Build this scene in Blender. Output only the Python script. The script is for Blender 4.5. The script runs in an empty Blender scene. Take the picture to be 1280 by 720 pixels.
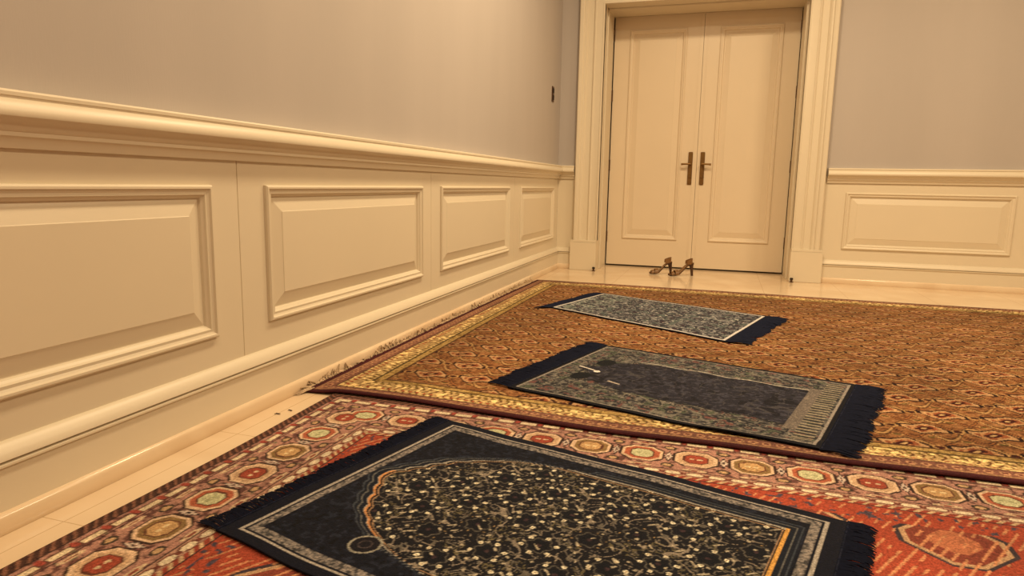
import bpy, math, random
import numpy as np
from mathutils import Matrix, Vector

random.seed(7)
rng = np.random.default_rng(7)
S = bpy.context.scene
C = S.collection

# ------------------------------------------------------------------ camera
YAW, PITCH, ROLL = .3018, .1544, .0185
f = Vector((-math.sin(YAW)*math.cos(PITCH), math.cos(YAW)*math.cos(PITCH), -math.sin(PITCH)))
r = Vector((math.cos(YAW), math.sin(YAW), 0)); u = r.cross(f)
R2 = r*math.cos(ROLL)+u*math.sin(ROLL); U2 = -r*math.sin(ROLL)+u*math.cos(ROLL)
cd = bpy.data.cameras.new('camera'); cam = bpy.data.objects.new('camera', cd); C.objects.link(cam)
M = Matrix((R2, U2, -f)).transposed().to_4x4(); M.translation = Vector((1.5481, 0, .8127))
cam.matrix_world = M
cd.sensor_width = 36; cd.lens = 834.63/1280*36; cd.clip_start = .02
S.camera = cam

# ------------------------------------------------------------------ world and exposure
w = bpy.data.worlds.new('World'); S.world = w; w.use_nodes = True
w.node_tree.nodes['Background'].inputs[0].default_value = (1, .8, .55, 1)
w.node_tree.nodes['Background'].inputs[1].default_value = .02
S.view_settings.view_transform = 'Standard'
try: S.view_settings.look = 'None'
except Exception: pass
S.view_settings.gamma = 1; S.view_settings.use_curve_mapping = False
S.view_settings.exposure = 0.07
LIGHT_COLOR = (1, .77, .465)
LIGHT_POWER = (26, 34, 58)     # rows: behind the viewer, over the rug joint, near the doors
LAMPS = [(1.25, .4), (3.6, .4), (1.25, 2.7), (3.6, 2.7), (1.25, 4.2), (3.6, 4.2)]

# ------------------------------------------------------------------ room size
X1, Y0, YB, YD, ZC = 5.6, -2.4, 6.418, 6.872, 3.5      # right wall, wall behind, back wall, doors, ceiling
YC = 6.378                                             # face of the door casing
CL, CR = .4065, 2.1466                                 # opening
HD = 2.45

# ------------------------------------------------------------------ helpers
class MB:
    def __init__(s): s.v = []; s.f = []
    def add(s, vs, fs):
        n = len(s.v); s.v += [tuple(p) for p in vs]; s.f += [tuple(i+n for i in q) for q in fs]; return s
    def quad(s, a, b, c, d): return s.add([a, b, c, d], [(0, 1, 2, 3)])
    def box(s, x0, x1, y0, y1, z0, z1, bv=0):
        if bv <= 0:
            vs = [(x, y, z) for x in (x0, x1) for y in (y0, y1) for z in (z0, z1)]
            return s.add(vs, [(0, 1, 3, 2), (4, 6, 7, 5), (0, 4, 5, 1), (2, 3, 7, 6), (0, 2, 6, 4), (1, 5, 7, 3)])
        import bmesh
        bm = bmesh.new(); bmesh.ops.create_cube(bm, size=1)
        for v in bm.verts: v.co = ((x0+x1)/2+v.co.x*(x1-x0), (y0+y1)/2+v.co.y*(y1-y0), (z0+z1)/2+v.co.z*(z1-z0))
        bmesh.ops.bevel(bm, geom=list(bm.edges), offset=bv, segments=2, affect='EDGES')
        bm.verts.index_update()
        s.add([v.co[:] for v in bm.verts], [[v.index for v in q.verts] for q in bm.faces]); bm.free(); return s
    def extrude(s, prof, frame, l0, l1, caps=True, m0=0, m1=0):
        """prof (a,b) pairs closed; frame(l,a,b)->point; m0/m1 mitre: l shift per a"""
        n = len(prof); vs = [frame(l0+m0*a, a, b) for a, b in prof]+[frame(l1+m1*a, a, b) for a, b in prof]
        fs = [(i, (i+1) % n, n+(i+1) % n, n+i) for i in range(n)]
        if caps: fs += [tuple(range(n)), tuple(range(2*n-1, n-1, -1))]
        return s.add(vs, fs)
    def tube(s, pts, rad, n=8, caps=True):
        pts = [Vector(p) for p in pts]; rad = rad if isinstance(rad, (list, tuple)) else [rad]*len(pts)
        vs = []; up = None
        for i, p in enumerate(pts):
            t = (pts[min(i+1, len(pts)-1)]-pts[max(i-1, 0)]).normalized()
            if up is None: up = Vector((0, 0, 1)) if abs(t.z) < .9 else Vector((1, 0, 0))
            a = t.cross(up).normalized(); b = a.cross(t).normalized(); up = b
            vs += [p+(a*math.cos(k*2*math.pi/n)+b*math.sin(k*2*math.pi/n))*rad[i] for k in range(n)]
        fs = [(i*n+k, i*n+(k+1) % n, (i+1)*n+(k+1) % n, (i+1)*n+k) for i in range(len(pts)-1) for k in range(n)]
        if caps: fs += [tuple(range(n-1, -1, -1)), tuple(range((len(pts)-1)*n, len(pts)*n))]
        return s.add(vs, fs)
    def build(s, name, mat, parent=None, smooth=False, label=None):
        me = bpy.data.meshes.new(name); me.from_pydata(s.v, [], s.f); me.materials.append(mat)
        import bmesh
        bm = bmesh.new(); bm.from_mesh(me); bmesh.ops.recalc_face_normals(bm, faces=bm.faces); bm.to_mesh(me); bm.free()
        o = bpy.data.objects.new(name, me); C.objects.link(o)
        if smooth:
            me.polygons.foreach_set('use_smooth', [True]*len(me.polygons))
            try: me.set_sharp_from_angle(angle=math.radians(38))
            except Exception: pass
        if parent: o.parent = parent
        if label: o['label'] = label
        return o

def struct(o, label=None):
    o['kind'] = 'structure'
    if label: o['label'] = label
    return o
def empty(name, loc, rz=0):
    o = bpy.data.objects.new(name, None); C.objects.link(o); o.location = loc; o.rotation_euler[2] = rz; o.empty_display_size = .1
    return o
def tag(o, label, cat, group=None):
    o['label'] = label; o['category'] = cat
    if group: o['group'] = group
    return o

def srgb(c):
    return tuple(((x/255)/12.92 if x/255 <= .04045 else ((x/255+.055)/1.055)**2.4) for x in c)+(1,)

def mat(name, col, rough=.5, metal=0, noise=0, nscale=6, bump=0, bscale=80, spec=.5, stretch=None):
    m = bpy.data.materials.new(name); m.use_nodes = True; nt = m.node_tree; b = nt.nodes['Principled BSDF']
    b.inputs['Roughness'].default_value = rough; b.inputs['Metallic'].default_value = metal
    b.inputs['Specular IOR Level'].default_value = spec
    c = srgb(col)
    tc = nt.nodes.new('ShaderNodeTexCoord'); mp = nt.nodes.new('ShaderNodeMapping'); nt.links.new(tc.outputs['Object'], mp.inputs[0])
    if stretch: mp.inputs['Scale'].default_value = stretch
    if noise:
        n = nt.nodes.new('ShaderNodeTexNoise'); n.inputs['Scale'].default_value = nscale; n.inputs['Detail'].default_value = 4
        nt.links.new(mp.outputs[0], n.inputs['Vector'])
        rp = nt.nodes.new('ShaderNodeValToRGB')
        rp.color_ramp.elements[0].position = .3; rp.color_ramp.elements[1].position = .7
        rp.color_ramp.elements[0].color = tuple(x*(1-noise) for x in c[:3])+(1,)
        rp.color_ramp.elements[1].color = tuple(min(1, x*(1+noise)) for x in c[:3])+(1,)
        nt.links.new(n.outputs['Fac'], rp.inputs[0]); nt.links.new(rp.outputs[0], b.inputs['Base Color'])
    else: b.inputs['Base Color'].default_value = c
    if bump:
        n = nt.nodes.new('ShaderNodeTexNoise'); n.inputs['Scale'].default_value = bscale; n.inputs['Detail'].default_value = 3
        nt.links.new(mp.outputs[0], n.inputs['Vector'])
        bp = nt.nodes.new('ShaderNodeBump'); bp.inputs['Strength'].default_value = bump; bp.inputs['Distance'].default_value = .002
        nt.links.new(n.outputs['Fac'], bp.inputs['Height']); nt.links.new(bp.outputs[0], b.inputs['Normal'])
    return m

M_PAPER = mat('grey_wall_covering', (180, 172, 168), .75, noise=.03, nscale=3, bump=.12, bscale=160, stretch=(1, 1, .15))
M_CREAM = mat('cream_paint', (220, 208, 186), .38, noise=.015, nscale=2, bump=.04, bscale=25)
M_DOOR = mat('cream_door_paint', (224, 208, 184), .35, noise=.015, nscale=2, bump=.04, bscale=25)
M_CEIL = mat('white_ceiling_paint', (238, 230, 215), .8)
M_BRASS = mat('aged_brass', (128, 96, 54), .4, metal=.7, noise=.1, nscale=40)
M_BROWNMETAL = mat('brown_switch_metal', (92, 66, 46), .4, metal=.5)
M_DARK = mat('dark_rubber', (38, 26, 18), .6)
M_SHOE = mat('tan_brown_leather', (122, 86, 48), .42, noise=.12, nscale=60)
M_SHOESOLE = mat('dark_brown_sole', (66, 40, 24), .5)
M_SCRAP = mat('dark_thread', (60, 42, 30), .9)
M_GAP = mat('painted_gap_shade', (120, 100, 80), .8)  # shade behind the door gaps, put into the backing's colour

def marble_mat(name='cream_marble', joint=(.72, .66, .58, 1)):
    m = bpy.data.materials.new(name); m.use_nodes = True; nt = m.node_tree; N = nt.nodes; L = nt.links; b = N['Principled BSDF']
    tc = N.new('ShaderNodeTexCoord')
    n = N.new('ShaderNodeTexNoise'); n.inputs['Scale'].default_value = 1.6; n.inputs['Detail'].default_value = 6; n.inputs['Distortion'].default_value = 1.2
    L.new(tc.outputs['Object'], n.inputs['Vector'])
    rp = N.new('ShaderNodeValToRGB'); rp.color_ramp.elements[0].position = .3; rp.color_ramp.elements[1].position = .7
    rp.color_ramp.elements[0].color = srgb((216, 190, 158)); rp.color_ramp.elements[1].color = srgb((232, 212, 184))
    L.new(n.outputs['Fac'], rp.inputs[0])
    br = N.new('ShaderNodeTexBrick'); br.offset = 0; br.inputs['Scale'].default_value = 1; br.inputs['Brick Width'].default_value = .6; br.inputs['Row Height'].default_value = .6
    br.inputs['Mortar Size'].default_value = .0015; br.inputs['Color1'].default_value = (1, 1, 1, 1); br.inputs['Color2'].default_value = (1, 1, 1, 1); br.inputs['Mortar'].default_value = joint
    mp = N.new('ShaderNodeMapping'); mp.inputs['Location'].default_value = (.5, .1, 0); L.new(tc.outputs['Object'], mp.inputs[0]); L.new(mp.outputs[0], br.inputs['Vector'])
    mx = N.new('ShaderNodeMix'); mx.data_type = 'RGBA'; mx.blend_type = 'MULTIPLY'; mx.inputs[0].default_value = 1
    L.new(rp.outputs[0], mx.inputs[6]); L.new(br.outputs['Color'], mx.inputs[7]); L.new(mx.outputs[2], b.inputs['Base Color'])
    b.inputs['Roughness'].default_value = .16
    return m
M_MARBLE = marble_mat(); M_SKIRT = marble_mat('cream_marble_strip', (1, 1, 1, 1))

def textile_mat(name, bump=.5):
    m = bpy.data.materials.new(name); m.use_nodes = True; nt = m.node_tree; N = nt.nodes; L = nt.links; b = N['Principled BSDF']
    a = N.new('ShaderNodeVertexColor'); a.layer_name = 'dye'
    tc = N.new('ShaderNodeTexCoord'); n = N.new('ShaderNodeTexNoise'); n.inputs['Scale'].default_value = 260; n.inputs['Detail'].default_value = 2
    L.new(tc.outputs['Object'], n.inputs['Vector'])
    mr = N.new('ShaderNodeMapRange'); mr.inputs[1].default_value = .3; mr.inputs[2].default_value = .7; mr.inputs[3].default_value = .72; mr.inputs[4].default_value = 1.25
    L.new(n.outputs['Fac'], mr.inputs[0])
    mx = N.new('ShaderNodeMix'); mx.data_type = 'RGBA'; mx.blend_type = 'MULTIPLY'; mx.inputs[0].default_value = 1
    L.new(a.outputs['Color'], mx.inputs[6]); L.new(mr.outputs[0], mx.inputs[7]); L.new(mx.outputs[2], b.inputs['Base Color'])
    bp = N.new('ShaderNodeBump'); bp.inputs['Strength'].default_value = bump; bp.inputs['Distance'].default_value = .003
    L.new(n.outputs['Fac'], bp.inputs['Height']); L.new(bp.outputs[0], b.inputs['Normal'])
    b.inputs['Roughness'].default_value = .9; b.inputs['Specular IOR Level'].default_value = .15
    return m
M_RUG = textile_mat('hand_knotted_wool'); M_MAT = textile_mat('woven_velour')
M_FRINGE_NAVY = mat('navy_fringe_yarn', (15, 21, 44), .85, noise=.3, nscale=90, spec=.2)
M_FRINGE_CREAM = mat('cream_fringe_yarn', (186, 162, 134), .9, noise=.35, nscale=60, spec=.1)
M_SELVEDGE = mat('burgundy_selvedge_yarn', (66, 28, 32), .9, noise=.3, nscale=120, spec=.1)

# ------------------------------------------------------------------ room shell
WT = .15
struct(MB().box(-WT, X1+WT, Y0-WT, YD+.6, -.1, 0).build('floor', M_MARBLE), 'cream marble floor')
struct(MB().box(-WT, X1+WT, Y0-WT, YD+.6, ZC, ZC+.1).build('ceiling', M_CEIL), 'white ceiling')
struct(MB().box(-WT, -.012, Y0, YB+.6, 0, ZC).box(-.012, 0, Y0, YB, .93, ZC).build('wall_left', M_PAPER), 'grey papered wall above the cream panelling')
struct(MB().box(X1+.012, X1+WT, Y0, YB+.6, 0, ZC).box(X1, X1+.012, Y0, YB, .93, ZC).build('wall_right', M_PAPER))
struct(MB().box(-WT, X1+WT, Y0-WT, Y0, 0, ZC).build('wall_front', M_PAPER))
bw = MB(); BWY = YB+.012
bw.box(-.012, CL-.03, BWY, YD+.1, 0, ZC); bw.box(CR+.03, X1+.012, BWY, YD+.1, 0, ZC); bw.box(CL-.03, CR+.03, BWY, YD+.1, HD+.03, ZC)
bw.box(0, CL-.03, YB, BWY, .93, ZC); bw.box(CR+.03, X1, YB, BWY, .93, ZC); bw.box(CL-.03, CR+.03, YB, BWY, HD+.03, ZC)
struct(bw.build('wall_back', M_PAPER), 'short grey papered wall around the double door')
# thin skin of the upper wall above the rail, flush with the panelling
# frames for the two walls carrying mouldings: (along, out, up) -> world
FL = lambda l, a, b: (a, l, b)                 # left wall, out = +x
FB = lambda l, a, b: (l, YB-a, b)              # back wall, out = -y
FR = lambda l, a, b: (X1-a, l, b)
UP = [(-.012, .9), (0, .9), (0, ZC), (-.012, ZC)]

RAIL = [(-.01, .872), (.012, .872), (.014, .880), (.017, .889), (.022, .896), (.027, .899), (.027, .908), (.031, .911), (.036, .921), (.045, .930),
        (.056, .936), (.063, .940), (.065, .946), (.063, .956), (.058, .967), (.051, .976), (.047, .979), (.047, .983), (.050, .985), (.050, .993), (.046, .998), (-.01, .998)]
BASE = [(-.01, .045), (.023, .045), (.023, .152), (.031, .156), (.031, .161), (.018, .163), (.018, .167), (.029, .169), (.028, .175), (.020, .190), (.010, .202), (.003, .207), (-.01, .207)]
SHOE = [(-.01, 0), (.033, 0), (.035, .004), (.035, .040), (.031, .047), (.024, .051), (-.01, .051)]
def sweep(prof, name, material, mats=None, label=None):
    b = MB()
    b.extrude(prof, FL, Y0, YB, m1=-1)
    b.extrude(prof, FB, 0, CASX0, m0=1)
    b.extrude(prof, FB, CASX1, X1, m1=-1)
    b.extrude(prof, FR, Y0, YB, m1=-1)
    return struct(b.build(name, material, smooth=True), label)
CASX0, CASX1 = .165, 2.395                     # outer edges of the casing
sweep(RAIL, 'trim_1', M_CREAM, label='cream moulded chair rail')
sweep(SHOE, 'trim_2', M_SKIRT, label='low marble strip at the foot of the baseboard')
for nm, segs in (('baseboard_left', [(FL, Y0, YB, 0, -1)]), ('baseboard_back', [(FB, 0, CASX0, 1, 0), (FB, CASX1, X1, 0, -1)]), ('baseboard_right', [(FR, Y0, YB, 0, -1)])):
    b = MB()
    for fr, a0, a1, m0, m1 in segs: b.extrude(BASE, fr, a0, a1, m0=m0, m1=m1)
    struct(b.build(nm, M_CREAM, smooth=True), 'cream moulded '+nm.replace('_', ' ') if nm == 'baseboard_left' else None)

# panelling: one bay = flat frame, bolection moulding, raised field
PANEL = [(0, 0), (.001, .010), (.006, .015), (.012, .015), (.016, .009), (.022, .006), (.030, .007), (.034, .001), (.040, -.004), (.043, -.011), (.046, -.011), (.052, -.009), (.094, .002), (.096, .004)]
def panel_bay(fr, l0, l1, p0, p1, z0, z1, zb, zt, prof, material, name, back=-.012, seam=True):
    b = MB()
    s = .0022 if seam else 0
    rings = []
    def ring(a0, a1, b0, b1, h): return [fr(a0, h, b0), fr(a1, h, b0), fr(a1, h, b1), fr(a0, h, b1)]
    rings.append(ring(l0, l1, zb, zt, back)); rings.append(ring(l0, l1, zb, zt, -.005 if seam else 0)); rings.append(ring(l0+s, l1-s, zb, zt, 0))
    for d, h in prof: rings.append(ring(p0+d, p1-d, z0+d, z1-d, h))
    vs = [p for q in rings for p in q]; fs = []
    for i in range(len(rings)-1):
        for k in range(4): fs.append((i*4+k, i*4+(k+1) % 4, (i+1)*4+(k+1) % 4, (i+1)*4+k))
    n = (len(rings)-1)*4; fs.append((n, n+1, n+2, n+3))
    b.add(vs, fs)
    return b
ZT, ZB_ = .793, .304
tn = 3
left_bays = [(-2.38, -1.255, -2.25, -1.39), (-1.255, .3075, -1.12, .175), (.3075, 1.872, .44, 1.745), (1.872, 3.432, 2.006, 3.308), (3.432, 4.995, 3.556, 4.851), (4.995, YB, 5.138, 6.235)]
for l0, l1, p0, p1 in left_bays:
    struct(panel_bay(FL, l0, l1, p0, p1, ZB_, ZT, .1, .93, PANEL, M_CREAM, '').build('trim_%d' % tn, M_CREAM)); tn += 1
for l0, l1, p0, p1 in [(CASX1-.02, 3.95, CASX1+.16, 3.81), (3.95, X1, 4.09, X1-.18)]:
    struct(panel_bay(FB, l0, l1, p0, p1, ZB_, ZT, .1, .93, PANEL, M_CREAM, '').build('trim_%d' % tn, M_CREAM)); tn += 1
struct(MB().box(0, CASX0+.02, YB, BWY, .1, .93).build('trim_%d' % tn, M_CREAM)); tn += 1
for l0, l1 in [(-2.38, -.8), (-.8, .8), (.8, 2.4), (2.4, 4.0), (4.0, YB)]:
    struct(panel_bay(FR, l0, l1, l0+.14, l1-.14, ZB_, ZT, .1, .93, PANEL, M_CREAM, '').build('trim_%d' % tn, M_CREAM)); tn += 1


# ------------------------------------------------------------------ door casing (mitred around the opening)
# profile: (distance outwards from the opening edge, height off the back wall)
CAS = [(0, -.02), (0, .034), (.004, .040), (.012, .040), (.016, .032), (.020, .030), (.075, .030), (.080, .036), (.088, .038), (.094, .034), (.100, .024), (.150, .024),
       (.156, .034), (.166, .044), (.176, .048), (.184, .046), (.188, .056), (.196, .062), (.222, .062), (.230, .054), (.230, -.02)]
def casing(prof):
    b = MB(); P = lambda x, o, z: (x, YB-o, z)
    n = len(prof); vs = []
    for st in range(4):
        for d, h in prof:
            if st == 0: vs.append(P(CL-d, h, .288))
            elif st == 1: vs.append(P(CL-d, h, HD+.005+d))
            elif st == 2: vs.append(P(CR+d, h, HD+.005+d))
            else: vs.append(P(CR+d, h, .288))
    fs = [(s*n+i, s*n+(i+1) % n, (s+1)*n+(i+1) % n, (s+1)*n+i) for s in range(3) for i in range(n)]
    fs += [tuple(range(n)), tuple(range(4*n-1, 3*n-1, -1))]
    return b.add(vs, fs)
struct(casing(CAS).build('trim_%d' % tn, M_CREAM, smooth=True), 'cream stepped casing around the double door'); tn += 1
for x0, x1 in ((CASX0-.012, CL+.002), (CR-.002, CASX1+.012)):
    b = MB().box(x0, x1, YB-.074, YB+.01, 0, .270, .003); b.box(x0+.004, x1-.004, YB-.070, YB+.01, .268, .290, .004)
    struct(b.build('trim_%d' % tn, M_CREAM, smooth=True), 'cream plinth block at the foot of the casing'); tn += 1
# deep jamb lining and soffit, with a stop moulding near the doors
jb = MB()
jb.box(CL-.03, CL, YB-.02, YD+.06, 0, HD+.03); jb.box(CR, CR+.03, YB-.02, YD+.06, 0, HD+.03)
jb.box(CL-.03, CR+.03, YB-.02, YD+.06, HD+.004, HD+.035)
jb.box(CL, CL+.012, YB+.12, YD-.03, 0, HD+.004, .002); jb.box(CR-.016, CR, YB+.12, YD-.03, 0, HD+.004, .002)
jb.box(CL, CR, YB+.12, YD-.03, HD-.008, HD+.004, .002)
struct(jb.build('trim_%d' % tn, M_CREAM), 'cream lining of the deep door reveal'); tn += 1
struct(MB().box(CL-.03, CR+.03, YD+.12, YD+.16, 0, HD+.1).build('trim_%d' % tn, M_GAP)); tn += 1  # added backing sheet behind the leaves, its dull colour standing in for shade
# cornice above (out of the picture, catches light)
b = MB(); cp = [(-.01, ZC-.16), (.02, ZC-.16), (.03, ZC-.12), (.08, ZC-.06), (.12, ZC-.03), (.13, ZC), (-.01, ZC)]
b.extrude(cp, FL, Y0, YB, m1=-1); b.extrude(cp, FB, 0, X1, m0=1, m1=-1); b.extrude(cp, FR, Y0, YB, m1=-1)
struct(b.build('trim_%d' % tn, M_CREAM, smooth=True)); tn += 1

# ------------------------------------------------------------------ the two door leaves
XL, XM, XR = .4250, 1.2756, 2.1261
DP = [(0, 0), (.001, .006), (.008, .013), (.016, .013), (.020, .007), (.030, .004), (.034, .004), (.040, -.004), (.044, -.010), (.050, -.010), (.056, -.008), (.096, .002), (.098, .0035)]
FD = lambda l, a, b: (l, YD-a, b)
for i, (x0, x1, p0, p1) in enumerate(((XL, XM-.0015, .577, 1.125), (XM+.0015, XR, 1.424, 1.985))):
    b = panel_bay(FD, x0, x1, p0, p1, .283, 2.318, .016, HD-.002, DP, M_DOOR, '', back=-.045, seam=False)
    v = b.v; n0 = len(v)
    b.quad((x0, YD+.045, .016), (x1, YD+.045, .016), (x1, YD+.045, HD-.002), (x0, YD+.045, HD-.002))
    d = struct(b.build('door_%d' % (i+1), M_DOOR), ('left' if i == 0 else 'right')+' leaf of the cream panelled double door')
    # shallow groove strips along the meeting stile
    sx = x1-.035 if i == 0 else x0+.035
    MB().box(sx-.004, sx+.004, YD-.004, YD+.002, .02, HD-.01, .0015).build('bead', M_DOOR, d)
    # long brass plate and lever handle
    px = 1.2150 if i == 0 else 1.3290
    hp = MB().box(px-.021, px+.021, YD-.012, YD+.001, .838, 1.154, .004).build('handle_plate', M_BRASS, d, True)
    sg = -1 if i == 0 else 1
    lv = MB().tube([(px, YD-.010, 1.037), (px, YD-.052, 1.037)], [.011, .009], 14)
    lv.tube([(px-sg*.004, YD-.052, 1.037), (px+sg*.03, YD-.055, 1.037), (px+sg*.06, YD-.054, 1.036), (px+sg*.082, YD-.050, 1.034)], [.010, .009, .009, .011], 12)
    lv.build('lever', M_BRASS, hp, True)
    MB().tube([(px, YD-.010, .915), (px, YD-.020, .915)], [.012, .011], 14).build('keyhole_cover', M_BRASS, hp, True)
    kx = XL-.004 if i == 0 else XR+.0045
    for z0 in (.30, 1.02, 1.70, 2.28):
        MB().tube([(kx, YD-.008, z0-.055), (kx, YD-.008, z0+.055)], .0085, 10).build('hinge', M_BROWNMETAL, d, True)

# ------------------------------------------------------------------ ceiling lights
for i, (lx, ly) in enumerate(LAMPS):
    e = empty('ceiling_light', (lx, ly, ZC))
    tag(e, 'round flush ceiling light with a brass rim, %s row, %s' % ('wall side' if lx < 2 else 'far side', ['behind the viewer', 'over the rug joint', 'near the doors'][i//2]), 'ceiling light', 'ceiling lights')
    n = 40; rim = MB()
    vs = []; prof = [(.30, 0), (.30, -.03), (.275, -.04), (.27, -.02), (.27, 0)]
    for k in range(n):
        a = 2*math.pi*k/n; vs += [(q*math.cos(a), q*math.sin(a), z) for q, z in prof]
    m_ = len(prof); rim.add(vs, [(k*m_+j, k*m_+(j+1) % m_, ((k+1) % n)*m_+(j+1) % m_, ((k+1) % n)*m_+j) for k in range(n) for j in range(m_)])
    rim.build('rim', M_BRASS, e, True)
    if i == 0:
        mg = bpy.data.materials.new('lit_diffuser'); mg.use_nodes = True; g = mg.node_tree.nodes['Principled BSDF']
        g.inputs['Emission Color'].default_value = LIGHT_COLOR+(1,); g.inputs['Emission Strength'].default_value = 3
    MB().add([(.268*math.cos(2*math.pi*k/n), .268*math.sin(2*math.pi*k/n), -.018) for k in range(n)], [tuple(range(n))]).build('diffuser', mg, e)
    ld = bpy.data.lights.new('lamp', 'AREA'); ld.shape = 'DISK'; ld.size = .5; ld.energy = LIGHT_POWER[i//2]; ld.color = LIGHT_COLOR
    lo = bpy.data.objects.new('lamp', ld); C.objects.link(lo); lo.parent = e; lo.location = (0, 0, -.045)

# ------------------------------------------------------------------ pattern tools
def col(*c): return np.array(c, float)
def put(img, mask, c): img[mask] = c
def vnoise(x, y, s, seed=0):
    r_ = np.random.default_rng(seed); T = r_.random((64, 64)); X = x/s; Y = y/s
    xi = np.floor(X).astype(int); yi = np.floor(Y).astype(int); fx = X-xi; fy = Y-yi; fx = fx*fx*(3-2*fx); fy = fy*fy*(3-2*fy)
    g = lambda a, b: T[a % 64, b % 64]
    return (g(xi, yi)*(1-fx)+g(xi+1, yi)*fx)*(1-fy)+(g(xi, yi+1)*(1-fx)+g(xi+1, yi+1)*fx)*fy
def cell(t, p): k = np.floor(t/p+.5); return t-k*p, k.astype(int)
def octa(a, b, ra, rb, k=1.42): return np.maximum(np.maximum(np.abs(a)/ra, np.abs(b)/rb), (np.abs(a)/ra+np.abs(b)/rb)/k)

def grid_cloth(name, P, colr, material, thick=.007, parent=None, under_face=True):
    """P: (ny,nx,3) top surface points; colr: (ny,nx,3) sRGB 0-255; sides and underside closed."""
    ny, nx = P.shape[:2]; n = ny*nx
    ring = [(0, i) for i in range(nx)]+[(j, nx-1) for j in range(1, ny)]+[(ny-1, i) for i in range(nx-2, -1, -1)]+[(j, 0) for j in range(ny-2, 0, -1)]
    ri = np.array([j*nx+i for j, i in ring]); top = P.reshape(-1, 3); low = top[ri].copy(); low[:, 2] -= thick
    V = np.vstack([top, low]); idx = np.arange(n).reshape(ny, nx)
    q = np.stack([idx[:-1, :-1], idx[:-1, 1:], idx[1:, 1:], idx[1:, :-1]], -1).reshape(-1, 4)
    m = len(ri); a = np.arange(m); b = (a+1) % m
    side = np.stack([ri[a], n+a, n+b, ri[b]], -1)
    F = np.vstack([q, side])
    me = bpy.data.meshes.new(name)
    me.vertices.add(len(V)); me.vertices.foreach_set('co', V.astype(np.float32).ravel())
    under = np.array([n+k for k in range(m-1, -1, -1)]) if under_face else np.zeros(0, int)
    nl = len(F)*4+len(under); me.loops.add(nl)
    me.loops.foreach_set('vertex_index', np.concatenate([F.ravel(), under]).astype(np.int32))
    me.polygons.add(len(F)+int(under_face))
    me.polygons.foreach_set('loop_start', (np.arange(len(F)+int(under_face))*4).astype(np.int32))
    me.update(calc_edges=True); me.validate()
    ca = me.color_attributes.new('dye', 'BYTE_COLOR', 'POINT')
    c = np.clip(colr.reshape(-1, 3)/255, 0, 1); c = np.vstack([c, c[ri]*.9]); c = np.hstack([c, np.ones((len(c), 1))])
    ca.data.foreach_set('color_srgb', c.astype(np.float32).ravel())
    me.polygons.foreach_set('use_smooth', np.concatenate([np.ones(len(q), bool), np.zeros(len(side)+int(under_face), bool)]))
    me.materials.append(material)
    o = bpy.data.objects.new(name, me); C.objects.link(o)
    if parent: o.parent = parent
    return o

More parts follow.
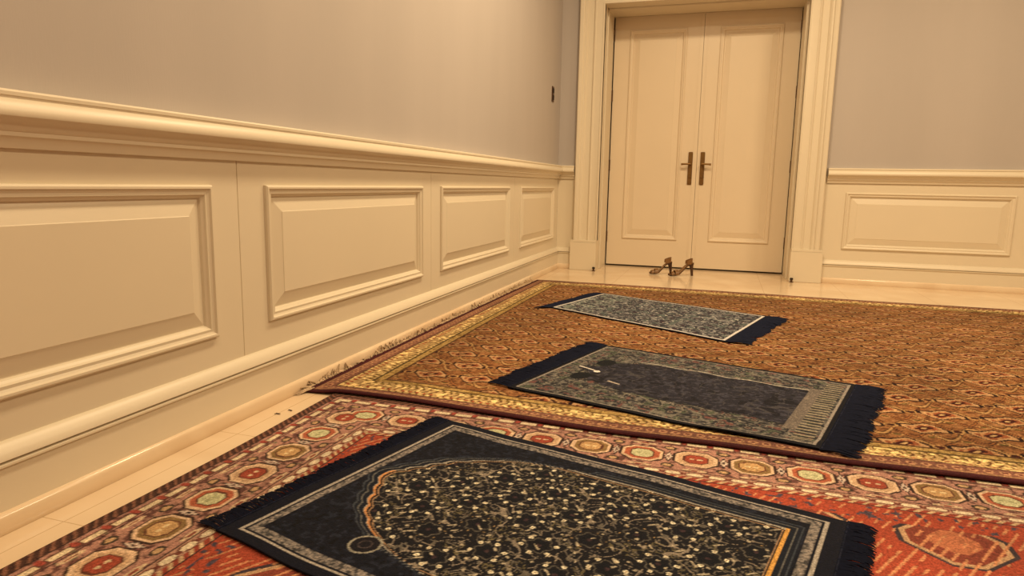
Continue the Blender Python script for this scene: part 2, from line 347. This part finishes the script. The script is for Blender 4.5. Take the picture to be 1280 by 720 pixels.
# ------------------------------------------------------------------ red border rug (nearest)
def rug1_color(x, y, xe, ye):
    dx = x-xe; dy = ye-y; d = np.minimum(dx, dy); side = dx < dy
    l = np.where(side, y-1.298, x-1.36)
    img = np.empty(x.shape+(3,)); img[:] = (166, 112, 96)
    n1 = vnoise(x, y, .012, 1); n2 = vnoise(x, y, .03, 2)
    img[n1 > .66] = (196, 150, 124); img[n1 < .3] = (112, 66, 60); img[(n2 > .72) & (n1 > .4)] = (120, 112, 84)
    # outer selvedge and barber stripe
    m = d < .030; s = np.mod(l+d*.9, .026)/.026
    img[m] = (84, 50, 42); img[m & (s < .35)] = (150, 92, 70); img[m & (s > .82)] = (58, 34, 34)
    # small guard with cream bars
    m = (d >= .030) & (d < .034); img[m] = (60, 36, 34)
    m = (d >= .034) & (d < .078); a, k = cell(l, .079)
    img[m & (n1 > .5)] = (186, 128, 112)
    bb = np.maximum(np.abs(a)/.028, np.abs(d-.060)/.009)
    img[m & (bb < 1.45)] = (110, 62, 52); img[m & (bb < 1)] = (232, 206, 164)
    img[m & (bb < .5) & (k % 2 == 0)] = (236, 214, 172)
    t, _ = cell(l+.039, .079); img[m & (octa(t, d-.052, .009, .012) < 1)] = (178, 66, 52)
    m = (d >= .078) & (d < .082); img[m] = (84, 48, 44)
    # main band with octagons
    m = (d >= .082) & (d < .268)
    img[m & (n1 > .45)] = (190, 130, 112)
    P = .1585; a, k = cell(l, P); b = d-.175
    # brackets between octagons
    h = np.abs(np.abs(a)-P/2+.008-.014*np.abs(np.sin(b*30)))
    img[m & (h < .0062) & (np.abs(b) < .060)] = (58, 40, 40); img[m & (h < .0032) & (np.abs(b) < .056)] = (216, 188, 170)
    for sb in (-1, 1):
        q = octa(np.abs(a)-P/2, b-sb*.066, .020, .014); img[m & (q < 1)] = (70, 54, 44); img[m & (q < .6)] = (206, 160, 110)
        q = octa(a, b-sb*.083, .034, .007); img[m & (q < 1.0)] = (222, 188, 146); img[m & (q < .5)] = (160, 70, 54)
    o = octa(a, b, .067, .060, 1.5)
    img[m & (o < 1)] = (64, 40, 34); img[m & (o < .90)] = (234, 190, 150); img[m & (o < .76)] = (196, 92, 58)
    img[m & (o < .56)] = (110, 54, 38)
    for j, (c1, c2) in enumerate((((206, 202, 150), (170, 170, 118)), ((178, 66, 44), (232, 196, 150)), ((212, 160, 98), (240, 208, 150)))):
        mm = m & (np.mod(k, 3) == j); img[mm & (o < .48)] = c1
        fl = (np.hypot(np.abs(a)-.012, b*1.3) < .0075) & (o < .46); img[mm & fl] = c2
        if j == 1: img[mm & (o < .76) & (o > .56)] = (214, 168, 126)
        if j == 2: img[mm & (o < .76) & (o > .56)] = (150, 112, 62)
    # inner guards
    m = (d >= .268) & (d < .272); img[m] = (70, 42, 40)
    m = (d >= .272) & (d < .306); a, k = cell(l+.02, .060)
    img[m] = (190, 136, 112); bb = octa(a, d-.289, .022, .010); img[m & (bb < 1.35)] = (130, 62, 48); img[m & (bb < 1)] = (238, 214, 176)
    m = (d >= .306) & (d < .322); s = np.mod(l+d, .03)/.03; img[m] = (170, 60, 42); img[m & (s < .4)] = (222, 180, 130)
    m = (d >= .322) & (d < .326); img[m] = (54, 36, 40)
    # field
    m = d >= .326; img[m] = (190, 66, 40)
    m = m & (d > .40); fx, kx = cell(x-.75, .34); fy, ky = cell(y-1.35, .34); o = octa(fx, fy, .12, .12, 1.3)
    img[m & (o < 1)] = (66, 52, 62); img[m & (o < .9)] = (206, 156, 112); img[m & (o < .8)] = (150, 60, 44); img[m & (o < .45)] = (206, 110, 70)
    comb = (np.mod(x-y*.6, .026) < .007) & (n2 > .52) & (d > .335); img[comb] = (224, 138, 88)
    img[(d > .33) & (d < .40) & (n1 > .74)] = (80, 66, 84)
    gr = img.mean(-1, keepdims=True); img = (gr+(img-gr)*.76)*.90
    img *= (.86+.28*rng.random(x.shape))[..., None]*(.92+.16*vnoise(x, y, .25, 5))[..., None]
    return img*1.0

X_R1, Y_R1 = .180, 2.150
xs = np.concatenate([np.arange(X_R1, 2.7, .0042), np.arange(2.7, 3.60, .012)]); ys = np.concatenate([np.arange(-.7, .78, .02), np.arange(.78, Y_R1+.001, .0042)])
gx, gy = np.meshgrid(xs, ys)
c1 = rug1_color(gx, gy, X_R1, Y_R1)
z = .0085+.0012*vnoise(gx, gy, .2, 9)
px_ = gx+np.where(gx < X_R1+.15, (1-(gx-X_R1)/.15), 0)*.006*np.sin(gy*5.1)
rug1 = empty('oriental_rug', (1.8, .8, 0)); tag(rug1, 'red bordered oriental rug with octagon medallions on the marble floor nearest the viewer', 'rug')
o = grid_cloth('pile', np.stack([px_-1.8, gy-.8, z], -1), c1, M_RUG, .0080, rug1)

# ------------------------------------------------------------------ gold border rug (farther, big)
def rug2_color(x, y, d, l):
    img = np.empty(x.shape+(3,)); img[:] = (178, 112, 66)
    n1 = vnoise(x, y, .014, 11); n2 = vnoise(x, y, .04, 12)
    # field: staggered curled guls joined by vines
    px, py = .205, .180
    b, ky = cell(y, py); a, kx = cell(x+np.where(ky % 2 == 0, 0, px/2), px)
    img[:] = (164, 112, 72)
    img[n1 > .66] = (178, 128, 86); img[n1 < .26] = (134, 88, 58)
    v1 = np.abs(np.sin(math.pi*(y/py)+1.25*np.sin(2*math.pi*x/px)+.5)); v2 = np.abs(np.sin(math.pi*(y/py)-1.25*np.sin(2*math.pi*x/px)+.5))
    img[v1 < .30] = (104, 70, 44); img[v1 < .16] = (196, 152, 102); img[v2 < .20] = (92, 52, 40); img[v2 < .09] = (176, 116, 70)
    o = octa(a, b-.012*np.sin(a*60), .070, .046, 1.25)
    img[o < 1.16] = (72, 42, 32); img[o < .98] = (202, 158, 116); img[o < .74] = (170, 100, 66); img[(o < .74) & (np.sin(a*150) > .3)] = (196, 142, 98)
    img[o < .44] = (98, 36, 38); img[o < .18] = (210, 172, 122)
    for sx, sy, c in ((.5, 0, (96, 28, 32)), (0, .5, (104, 98, 54)), (-.5, 0, (96, 28, 32)), (0, -.5, (104, 98, 54))):
        q = np.hypot(a-sx*px*.98, (b-sy*py)*1.1); img[(q < .020) & (q > .015)] = (200, 158, 104); img[q < .012] = c
    gr = img.mean(-1, keepdims=True); img = (gr+(img-gr)*.70)*.80; img = np.clip(104+(img-106)*1.35, 12, 255)*np.array([1, .98, .93])
    # borders
    m = d < .232; img[m] = (134, 98, 64)
    m = d < .022; img[m] = (62, 24, 30)
    m = (d >= .022) & (d < .080); img[m] = (112, 74, 62); s, _ = cell(l, .040); q = octa(s, d-.052, .014, .014); img[m & (q < 1)] = (170, 128, 98); img[m & (q < .5)] = (86, 30, 34)
    img[m & (np.abs(d-.030) < .003)] = (160, 124, 90)
    img[(d >= .080) & (d < .088)] = (58, 32, 28)
    m = (d >= .088) & (d < .182); img[m] = (176, 148, 102)
    s, k = cell(l, .030); S_ = np.abs(s-.010*np.sin((d-.135)*90)); img[m & (S_ < .0045)] = (92, 60, 36)
    q = octa(s-.0, d-.108, .007, .008); img[m & (q < 1)] = (150, 70, 44); q = octa(s, d-.164, .008, .009); img[m & (q < 1)] = (110, 90, 44)
    img[m & (n1 > .72)] = (232, 202, 140)
    img[(d >= .182) & (d < .190)] = (70, 56, 30)
    m = (d >= .190) & (d < .220); img[m] = (158, 130, 80); img[m & (n1 < .35)] = (122, 96, 52)
    img[(d >= .220) & (d < .230)] = (74, 48, 30)
    img *= (.84+.32*rng.random(x.shape))[..., None]*(.90+.2*vnoise(x, y, .3, 15))[..., None]
    return img
EX0, EX1, EY1 = .046, 4.55, 5.455
xs = np.concatenate([np.linspace(0, 3.75, 720), np.linspace(3.76, EX1-EX0, 60)])
ts = np.linspace(0, 1, 600)
gx, gt = np.meshgrid(xs, ts)
near = np.interp(gx+EX0, [.04, .25, .445, .9, 1.24, 1.59, 1.9, 2.4, 4.6], [2.142, 2.160, 2.162, 2.118, 2.088, 2.104, 2.086, 2.10, 2.09])
kern = np.hanning(61); kern /= kern.sum(); nrow = np.convolve(np.pad(near[0], 30, 'edge'), kern, 'valid'); near = np.repeat(nrow[None], len(ts), 0)
far = EY1+.012*np.sin(gx*1.7)-.006*gx
gy = near+(far-near)*gt
shift = np.interp(gy, [2.1, 2.3, 2.64, 3.6, 4.6, 5.4], [.004, .0, -.002, .0, .010, .028])*np.clip(1-gx/.6, 0, 1)
gxx = gx+EX0+shift
d = np.minimum.reduce([gx, gy-near, far-gy, EX1-EX0-gx]); sideX = (np.minimum(gx, EX1-EX0-gx) < np.minimum(gy-near, far-gy)); l = np.where(sideX, gy, gx)
c2 = rug2_color(gxx, gy, d, l)
lift = np.clip((2.24-gy)/.07, 0, 1); lift = lift*lift*(3-2*lift)*np.clip((gxx-.10)/.08, 0, 1)
z = .0090+.0018*vnoise(gxx, gy, .22, 19)+.0100*lift+.002*np.exp(-((gy-near-.035)/.02)**2)*vnoise(gxx, gy*0, .35, 33)
rug2 = empty('oriental_rug', (2.3, 3.8, 0)); tag(rug2, 'large rust brown oriental rug with gold dotted border reaching towards the doors', 'rug')
o = grid_cloth('pile', np.stack([gxx-2.3, gy-3.8, z], -1), c2, M_RUG, .0085, rug2, False)
# selvedge cord along its near edge
sel = MB(); pts = []
for i in range(0, len(xs), 8):
    pts.append((gxx[0, i]-2.3, gy[0, i]-3.8-.002, z[0, i]-.0035))
sel.tube(pts, .0034, 6); sel.build('selvedge', M_SELVEDGE, rug2, True, 'dark burgundy bound edge')
# pale knotted fringe on the wall side, pushed up against the baseboard
fr = MB(); yy = 2.17
while yy < 5.42:
    if math.sin(yy*9)+.5*math.sin(yy*23+1) > -.2 or random.random() < .25:
        x0 = EX0+float(np.interp(yy, [2.1, 2.3, 2.64, 3.6, 4.6, 5.4], [.004, .0, -.002, .0, .010, .028]))
        k = random.uniform(-.030, .026); hgt = random.uniform(.004, .034)*(.6+.6*abs(math.sin(yy*7.3))); g = min(.006, x0-.040)
        fr.tube([(x0+.004, yy, .011), (x0-g*.5, yy+k*.3, .013), (.0385, yy+k*.9, .006+hgt*.6), (.0385, yy+k*1.9, .006+hgt)], [.0034, .0032, .0030, .0020], 5)
    yy += random.uniform(.006, .013)
for i in range(16):          # loose strands at the near left corner
    x0 = .05+random.random()*.02; y0 = 2.15+random.random()*.03; k = random.uniform(-.05, .01)
    fr.tube([(x0, y0, .012), (x0-.008, y0-.02+k*.3, .010), (max(.036, x0-.02), y0-.035+k, .004)], [.002, .0018, .001], 5)
o = fr.build('fringe', M_FRINGE_CREAM, rug2, True, 'cream wool fringe'); o.matrix_parent_inverse = Matrix.Translation((-2.3, -3.8, 0))
# burgundy dashes of the side binding
x0 = lambda q: EX0+float(np.interp(q, [2.1, 2.3, 2.64, 3.6, 4.6, 5.4], [.004, .0, -.002, .0, .010, .028]))+.001
bq = [2.17+k*.012 for k in range(270)]
bd = MB().tube([(x0(q), q, .0088+.0008*math.sin(q*37)) for q in bq], [.0030+.0013*math.sin(q*61)+.0006*math.sin(q*150) for q in bq], 6)
o = bd.build('binding', M_SELVEDGE, rug2, True, 'dark burgundy side binding'); o.matrix_parent_inverse = Matrix.Translation((-2.3, -3.8, 0))

# ------------------------------------------------------------------ prayer mats
LM, WM = 1.13, .877            # woven body length (without fringes), width
def frame_bands(img, u, v, u0, u1, v0, v1, line, band):
    mg = np.minimum.reduce([u-u0, u1-u, v-v0, v1-v]); n = vnoise(u, v, .006, 40)
    img[(mg >= 0) & (mg < .007)] = line
    m = (mg >= .013) & (mg < .036); img[m] = band; img[m & (n > .62)] = np.array(band)*1.25; img[m & (n < .3)] = np.array(band)*.6
    return mg
def mat_near(u, v):
    img = np.empty(u.shape+(3,)); img[:] = (15, 17, 27)
    mg = frame_bands(img, u, v, .040, LM2-.040, .030, WM-.030, (160, 150, 136), (112, 103, 94))
    ins = mg > .040
    n = vnoise(u, v, .010, 41); n3 = vnoise(u, v, .05, 42)
    img[ins] = (17, 19, 27); img[ins & (n > .7)] = (32, 34, 42); img[ins & (n < .2)] = (10, 11, 16)
    uu = u+.063; dv = np.abs(v-WM/2)
    ub = np.interp(dv, [0, .05, .10, .14, .18, .22, .26, .29, .31, .33], [.172, .200, .232, .255, .285, .335, .395, .47, .56, .70])
    # ogee shoulders with scallops
    ub = ub-.009*np.abs(np.sin(dv*62))
    sd = np.minimum.reduce([uu-ub, 1.176-uu, .318-dv])       # inside distance (roughly)
    sd = np.minimum((uu-ub)*.75, np.minimum(1.176-uu, .318-dv))
    lobe = np.hypot(uu-.392, (v-WM/2)+.292)*1.2
    niche = ins & (sd > 0)
    lo = ins & (lobe < .045); 
    out = ins & (sd > -.030) & (sd <= 0); img[out] = (24, 27, 34)
    img[ins & (np.abs(sd+.026) < .0022)] = (62, 64, 66)
    img[ins & (np.abs(sd+.014) < .0020)] = (96, 92, 84)
    # niche filling
    img[niche] = (25, 23, 25)
    s1 = np.sin(uu*76+1.9*np.sin(v*57)+.8*np.sin(uu*31)); s2 = np.sin(v*76+1.9*np.sin(uu*53+1.0)+.9*np.sin(v*29))
    sc = np.abs(s1+s2); img[niche & (sc < .12)] = (132, 118, 100)
    sc2 = np.abs(s1-s2*1.1+.3); img[niche & (sc2 < .09)] = (106, 95, 82)
    img[niche & (n > .80)] = (96, 86, 72)
    img[niche & (n3 > .62) & (n > .45) & (n < .56)] = (96, 84, 58)
    P = .166
    b, kv = cell(v-WM/2, P*.5); a, ku = cell(uu-.30+np.where(kv % 2 == 0, 0, P/2), P)
    rr = np.hypot(a, b); th = np.arctan2(b, a)
    img[niche & (rr < .044)] = (27, 24, 26); img[niche & (np.abs(rr-.029-.004*np.cos(6*th)) < .0020)] = (84, 76, 64)
    img[niche & (rr < .024)] = (20, 20, 24); img[niche & (rr < .006)] = (58, 40, 40)
    for j in range(6):
        t = j*math.pi/3+.4; q = np.hypot(a-.040*math.cos(t), (b-.036*math.sin(t)))
        hsh = ((ku*7+kv*13+j*5) % 5)
        img[niche & (q < .0078)] = (34, 30, 28)
        img[niche & (q < .0060) & (hsh != 1)] = (216, 204, 172); img[niche & (q < .0022)] = (150, 120, 80)
    a2, k2 = cell(uu+.011*np.sin(v*90), .031); b2, k3 = cell(v+.009*np.sin(uu*80), .027)
    q = np.hypot(a2, b2); img[niche & (q < .0046) & ((k2*3+k3*7) % 4 <= 1)] = (168, 154, 128)
    # outlines
    e = (sd > 0) & (sd < .006) & ins; img[e] = (150, 140, 124)
    arch = ins & (sd > 0.002) & (sd < .008) & (uu < .40) & (v < WM/2+.03); img[arch] = (190, 132, 82)
    img[ins & (sd > .008) & (sd < .013)] = (18, 17, 20)
    img[ins & (sd > .013) & (sd < .0165)] = (150, 116, 84)
    m = ins & (1.176-uu > 0.002) & (1.176-uu < .010) & (dv < .318); img[m] = (204, 150, 76)
    img[ins & (lobe < .042)] = (26, 22, 26); img[ins & (lobe < .046) & (lobe > .039)] = (140, 134, 118); img[ins & (lobe < .020) & (lobe > .016)] = (70, 58, 54)
    return img
def mat_mid(u, v):
    img = np.empty(u.shape+(3,)); img[:] = (14, 14, 20)
    mg = np.minimum.reduce([u-.02, LM2-.02-u, v-.022, WM-.022-v]); ins = mg > 0
    n = vnoise(u, v, .012, 51); n2 = vnoise(u, v, .028, 52); n4 = vnoise(u, v, .006, 53)
    img[ins] = (74, 68, 62); img[ins & (n > .64)] = (108, 100, 88); img[ins & (n < .36)] = (42, 39, 38); img[ins & (n2 > .72) & (n > .3)] = (76, 78, 60); img[ins & (n4 > .90)] = (150, 138, 118)
    img[ins & (n2 < .25) & (n > .5)] = (104, 66, 58)
    img[ins & (mg < .008)] = (140, 130, 118)
    # scrolls in the border
    s = np.abs(np.sin(u*44+2*np.sin(v*40))+np.sin(v*52+1.5*np.sin(u*36))); img[ins & (s < .13)] = (116, 108, 92)
    a, k = cell(u, .09); b, k2 = cell(v, .09); q = np.hypot(a, b); img[ins & (q < .017)] = (50, 45, 42); img[ins & (q < .011)] = (112, 98, 84); img[ins & (q < .005)] = (60, 30, 30)
    img[ins & (np.abs(mg-.105) < .003)] = (44, 40, 38)
    uu = u+.12; dv = np.abs(v-.437)
    ub = np.interp(dv, [0, .02, .05, .09, .13, .17, .20, .225], [.200, .235, .275, .285, .300, .36, .42, .50])+.007*np.sin(dv*120)
    half = .225+.006*np.sin(uu*30)
    nich = ins & (uu > ub) & (dv < half) & (uu < 1.112)
    img[nich] = (38, 35, 40); img[nich & (n > .66)] = (60, 56, 60); img[nich & (n2 < .3)] = (26, 24, 28); img[nich & (s < .10)] = (66, 60, 58)
    # outline pieces
    img[ins & (np.abs(uu-ub+.006) < .004) & (dv < .225) & (uu < .5)] = (26, 24, 26)
    col_ = ins & (np.abs(dv-half-.006) < .0042) & (uu > .40) & (uu < 1.115); img[col_ & (v > .437)] = (164, 156, 140); img[col_ & (v <= .437)] = (34, 30, 32)
    # dark spandrel blots either side of the point
    img[ins & (np.hypot((uu-.275)*1.0, (dv-.125)*.7) < .040)] = (20, 22, 24)
    # hanging lamp
    img[ins & (np.abs(v-.437-(uu-.235)*-.35) < .005) & (uu > .20) & (uu < .290)] = (206, 196, 180)
    img[ins & (np.hypot(uu-.303, v-.408) < .014)] = (226, 216, 200)
    img[ins & (np.abs(v-.30-(uu-.43)*-.3) < .006) & (uu > .40) & (uu < .465)] = (176, 160, 142)
    # plain taupe bar at the foot of the niche
    m = ins & (uu > 1.115) & (uu < 1.158) & (dv < .27); img[m] = (104, 92, 80); img[m & (n4 > .7)] = (128, 114, 98)
    m = ins & (uu >= 1.158) & (mg > .02); st = np.mod(v, .030); img[m & (st < .012)] = (140, 128, 106); img[m & (st > .020)] = (46, 42, 38)
    return img
def mat_far(u, v):
    img = np.empty(u.shape+(3,)); img[:] = (20, 20, 28)
    mg = np.minimum.reduce([u-.015, LM2-.015-u, v-.018, WM-.018-v]); ins = mg > 0
    n = vnoise(u, v, .018, 61); n2 = vnoise(u, v, .04, 62); n4 = vnoise(u, v, .010, 63)
    img[ins] = (80, 77, 75); img[ins & (n > .6)] = (122, 118, 112); img[ins & (n < .36)] = (46, 43, 46); img[ins & (n2 > .70)] = (84, 88, 80); img[ins & (n4 > .84)] = (186, 180, 166); img[ins & (n4 < .12)] = (34, 28, 32)
    a, k = cell(u, .13); b, k2 = cell(v-.06, .13); q = octa(a, b, .046, .046, 1.3); img[ins & (q < 1) & (q > .8)] = (50, 46, 46); img[ins & (q < .4)] = (60, 44, 46)
    img[ins & (mg < .016)] = (196, 188, 176)
    img[ins & (mg > .09) & (mg < .10)] = (58, 54, 52)
    m = ins & (u < .30) & (n2 > .4) & (n > .35) & (mg > .016); img[m] = img[m]*.8+np.array([130, 140, 120])*.3
    return img

def under(x, y):
    # height of the lifted near edge of the big rug, so that a mat lies on it
    q = np.clip((2.27-np.asarray(y, float))/.08, 0, 1)
    return np.where((np.asarray(y) > 2.055) & (np.asarray(x) > .3) & (base_on_big[0]), .0110*q*q*(3-2*q), 0)
base_on_big = [False]
def prayer_mat(corners, fringe_l, fringe_r, colfun, label, seed, base, bumpy=.0015):
    """corners NL, FL, FR, NR of the woven body; fringe_l/r: outer ends of the two fringes (near, far)"""
    global LM2
    NL, FL_, FR_, NR = [np.array(p, float) for p in corners]
    LM2 = float(np.linalg.norm(NR-NL)+np.linalg.norm(FR_-FL_))/2
    nu, nv = int(LM2/.0031), int(WM/.0031)
    s, t = np.meshgrid(np.linspace(0, 1, nu), np.linspace(0, 1, nv))
    P = (NL*((1-s)*(1-t))[..., None]+NR*(s*(1-t))[..., None]+FL_*((1-s)*t)[..., None]+FR_*(s*t)[..., None])
    nrm = np.array([-(FR_-FL_)[1], (FR_-FL_)[0]]); nrm = nrm/np.linalg.norm(nrm)
    wv = (.0025*np.sin(s*9+seed)+.0018*np.sin(s*23+seed*2))
    P = P+nrm*wv[..., None]
    img = colfun(s*LM2, t*WM); lm = np.clip(img.mean(-1, keepdims=True)/130, 0, 1); img = img*(np.array([.90, 1.0, 1.20])*(1-lm)+np.array([.98, 1.0, 1.06])*lm); img = img*(.84+.32*np.random.default_rng(seed).random(s.shape))[..., None]
    O = (NL+NR+FL_+FR_)/4
    root = empty('prayer_mat', (O[0], O[1], base)); tag(root, label, 'prayer mat', 'navy prayer mats laid across the rugs')
    z = under(P[..., 0], P[..., 1])+.0052+bumpy*vnoise(s*LM2, t*WM, .12, seed)+.002*np.exp(-((np.minimum.reduce([s*LM2, (1-s)*LM2, t*WM, (1-t)*WM]))/.006)**2)*0
    grid_cloth('woven_body', np.concatenate([P-O, z[..., None]], -1), img, M_MAT, .0045, root, False)
    rr = random.Random(seed)
    for (a, b, oa, ob) in ((NL, FL_, fringe_l[0], fringe_l[1]), (NR, FR_, fringe_r[0], fringe_r[1])):
        oa = np.array(oa, float); ob = np.array(ob, float); m = MB(); n = 330
        phase = rr.random()*6
        for i in range(n):
            q = (i+rr.random())/n; A = a+(b-a)*q; B = oa+(ob-oa)*q
            k = .93+.05*math.sin(q*14+phase)+.04*math.sin(q*41+phase)+rr.uniform(-.07, .10)
            if q < .03 or q > .97: k *= 1.05
            B = A+(B-A)*k; side = (b-a)/np.linalg.norm(b-a); off = side*rr.uniform(-.012, .012)
            h = rr.uniform(.002, .007)+float(under(B[0], B[1]))
            A2 = A-(B-A)*.05
            m.tube([(A2[0]-O[0], A2[1]-O[1], .004+rr.random()*.002+float(under(A2[0], A2[1]))), (*(A*.55+B*.45+off*.3-O), .004+h), (*(A*.2+B*.8+off*.8-O), .0035+h*.7), (*(B+off-O), .0025+float(under(B[0], B[1])))], [.0022, .0021, .0019, .0011], 4)
        # woven heading the strands hang from
        hd = [(a-O)+((b-a)*k/30) for k in range(31)]
        m.tube([(p[0], p[1], .0045+float(under(p[0]+O[0], p[1]+O[1]))) for p in hd], .0032, 6)
        m.build('fringe', M_FRINGE_NAVY, root, False, 'navy yarn fringe')
    return root

def loc2w(O, U, V, u_, v_): return (O[0]+U[0]*u_+V[0]*v_, O[1]+U[1]*u_+V[1]*v_)
# nearest mat
O_ = (.423, 1.182); U_ = (.966, -.258); V_ = (.252, .968)
L_ = 1.352; W_ = .877; F0 = .063
prayer_mat([loc2w(O_, U_, V_, F0, 0), loc2w(O_, U_, V_, F0, W_), loc2w(O_, U_, V_, L_-F0, W_), loc2w(O_, U_, V_, L_-F0, 0)],
           [loc2w(O_, U_, V_, 0, .0), loc2w(O_, U_, V_, 0, W_)], [loc2w(O_, U_, V_, L_, 0), loc2w(O_, U_, V_, L_, W_)],
           mat_near, 'navy prayer mat with white dotted floral niche, nearest the viewer on the red rug', 3, .0105)
# middle mat
base_on_big[0] = True
O_ = (.675, 2.478); U_ = (.963, -.270); V_ = (.277, .961); L_ = 1.365; F0 = .112
prayer_mat([loc2w(O_, U_, V_, F0, -.006), loc2w(O_, U_, V_, F0, W_), loc2w(O_, U_, V_, L_-F0, W_), loc2w(O_, U_, V_, L_-F0, 0)],
           [loc2w(O_, U_, V_, 0.0, .0), loc2w(O_, U_, V_, 0.0, W_)], [loc2w(O_, U_, V_, L_, 0), loc2w(O_, U_, V_, L_, W_)],
           mat_mid, 'charcoal prayer mat with plain dark niche and grey floral border, middle of the three', 5, .0115)
# far mat
prayer_mat([(.505, 4.205), (.73, 4.93), (1.862, 4.44), (1.61, 3.60)], [(.415, 4.150), (.628, 4.86)], [(1.725, 3.585), (1.982, 4.40)],
           mat_far, 'grey mottled prayer mat with white edging, farthest back and closest to the doors', 8, .0115)

# ------------------------------------------------------------------ pair of high heeled sandals by the doors
def sandal(toe, heel, label):
    T = Vector((toe[0], toe[1], 0)); H = Vector((heel[0], heel[1], 0)); ax = (H-T); L = ax.length; ang = math.atan2(ax.y, ax.x)
    root = empty('high_heel_sandal', T, ang); tag(root, label, 'sandal', 'pair of high heeled sandals by the doors')
    # centre line of the footbed (x along, z height) and half widths
    st = [(0, .006, .012), (.025, .005, .030), (.06, .006, .039), (.09, .016, .036), (.12, .045, .028), (.15, .080, .024), (.18, .100, .026), (.205, .106, .024), (.22, .107, .012)]
    sc = L/.20
    st = [(x*sc*.93, z_, w_) for x, z_, w_ in st]
    def slab(st_, th, mt, nm, wk=1):
        b = MB(); vs = []
        for x, z_, w_ in st_:
            w_ *= wk; vs += [(x, -w_, z_), (x, -w_*.6, z_-.001), (x, w_*.6, z_-.001), (x, w_, z_), (x, w_, z_+th), (x, -w_, z_+th)]
        n = 6; m = len(st_)
        fs = [(i*n+k, i*n+(k+1) % n, (i+1)*n+(k+1) % n, (i+1)*n+k) for i in range(m-1) for k in range(n)]+[tuple(range(n)), tuple(range(m*n-1, m*n-n-1, -1))]
        return b.add(vs, fs).build(nm, mt, root, True)
    slab(st, .010, M_SHOESOLE, 'sole'); slab([(x, z_+.011, w_) for x, z_, w_ in st], .005, M_SHOE, 'footbed', .97)
    xh = st[-2][0]
    MB().tube([(xh-.006, 0, .106), (xh+.002, 0, .06), (xh+.008, 0, .0)], [.022, .013, .011], 12).build('heel', M_SHOESOLE, root, True)
    def strap(x, z_, w_, h, wd, nm='strap'):
        b = MB(); vs = []; n = 12
        for k in range(n+1):
            a = math.pi*k/n; y_ = -w_*math.cos(a); zz = z_+h*math.sin(a)**.8
            vs += [(x-wd, y_, zz-.0), (x+wd, y_, zz+.004), (x+wd, y_*.94, zz+.001), (x-wd, y_*.94, zz-.003)]
        fs = [(k*4+j, k*4+(j+1) % 4, (k+1)*4+(j+1) % 4, (k+1)*4+j) for k in range(n) for j in range(4)]+[(0, 1, 2, 3), (n*4+3, n*4+2, n*4+1, n*4)]
        return b.add(vs, fs).build(nm, M_SHOE, root, True)
    strap(.030*sc, .010, .034, .028, .014); strap(.062*sc, .012, .041, .040, .016)
    # heel counter
    b = MB(); vs = []; n = 18
    for k in range(n+1):
        a = -math.pi/2+math.pi*k/n; a *= 1.15; cx = xh-.040+.046*math.cos(a); cy = .030*math.sin(a); hh = .056*(.5+.5*math.cos(a))**.6
        vs += [(cx, cy, .108), (cx*1.0, cy*.97, .108+hh), ((cx-.002), cy*.9, .108+hh), ((cx-.003), cy*.9, .108)]
    b.add(vs, [(k*4+j, k*4+(j+1) % 4, (k+1)*4+(j+1) % 4, (k+1)*4+j) for k in range(n) for j in range(4)]+[(0, 1, 2, 3), (n*4+3, n*4+2, n*4+1, n*4)])
    b.build('heel_counter', M_SHOE, root, True)
    return root
sandal((.925, 6.345), (1.120, 6.400), 'brown high heeled sandal by the closed doors, the left of the pair')
sandal((1.105, 6.285), (1.315, 6.385), 'brown high heeled sandal by the closed doors, the right of the pair')

# ------------------------------------------------------------------ small dark door stops at the foot of the casing
for x, y, lb in ((.398, 6.315, 'small dark door stop on the marble by the left casing'), (2.165, 6.315, 'small dark door stop on the marble by the right casing')):
    e = empty('door_stop', (x, y, 0)); tag(e, lb, 'door stop', 'door stops at the casing feet')
    MB().tube([(0, 0, 0), (0, 0, .004), (0, 0, .0045), (0, 0, .024)], [.016, .016, .010, .009], 16).build('post', M_BROWNMETAL, e, True)
    MB().tube([(0, 0, .022), (0, 0, .024), (0, 0, .036), (0, 0, .040)], [.010, .014, .014, .009], 16).build('rubber_cap', M_DARK, e, True)

# ------------------------------------------------------------------ wall switch
e = empty('wall_switch', (0, 6.108, 1.630)); tag(e, 'small brown two-key wall switch on the grey wall near the corner', 'wall switch')
MB().box(0, .007, -.034, .034, -.068, .068, .002).build('plate', M_BROWNMETAL, e, True)
for zz in (.030, -.030): MB().box(.006, .013, -.019, .019, zz-.021, zz+.021, .002).build('key', M_DARK, e, True, 'dark key')

# ------------------------------------------------------------------ two scraps on the marble strip
for x, y, ln_, a, lb in ((.105, 1.900, .022, .5, 'tiny dark scrap of thread on the marble strip, nearer the viewer'), (.124, 1.945, .018, .3, 'tiny dark scrap of thread on the marble strip, farther along')):
    pts = [(x+ln_*(t-.5)*math.cos(a), y+ln_*(t-.5)*math.sin(a)+.003*math.sin(t*5), .0022+.001*math.sin(t*9)) for t in (0, .25, .5, .75, 1)]
    tag(MB().tube(pts, [.001, .002, .0022, .002, .001], 6).build('thread_scrap', M_SCRAP, None, True), lb, 'scrap', 'scraps on the marble')
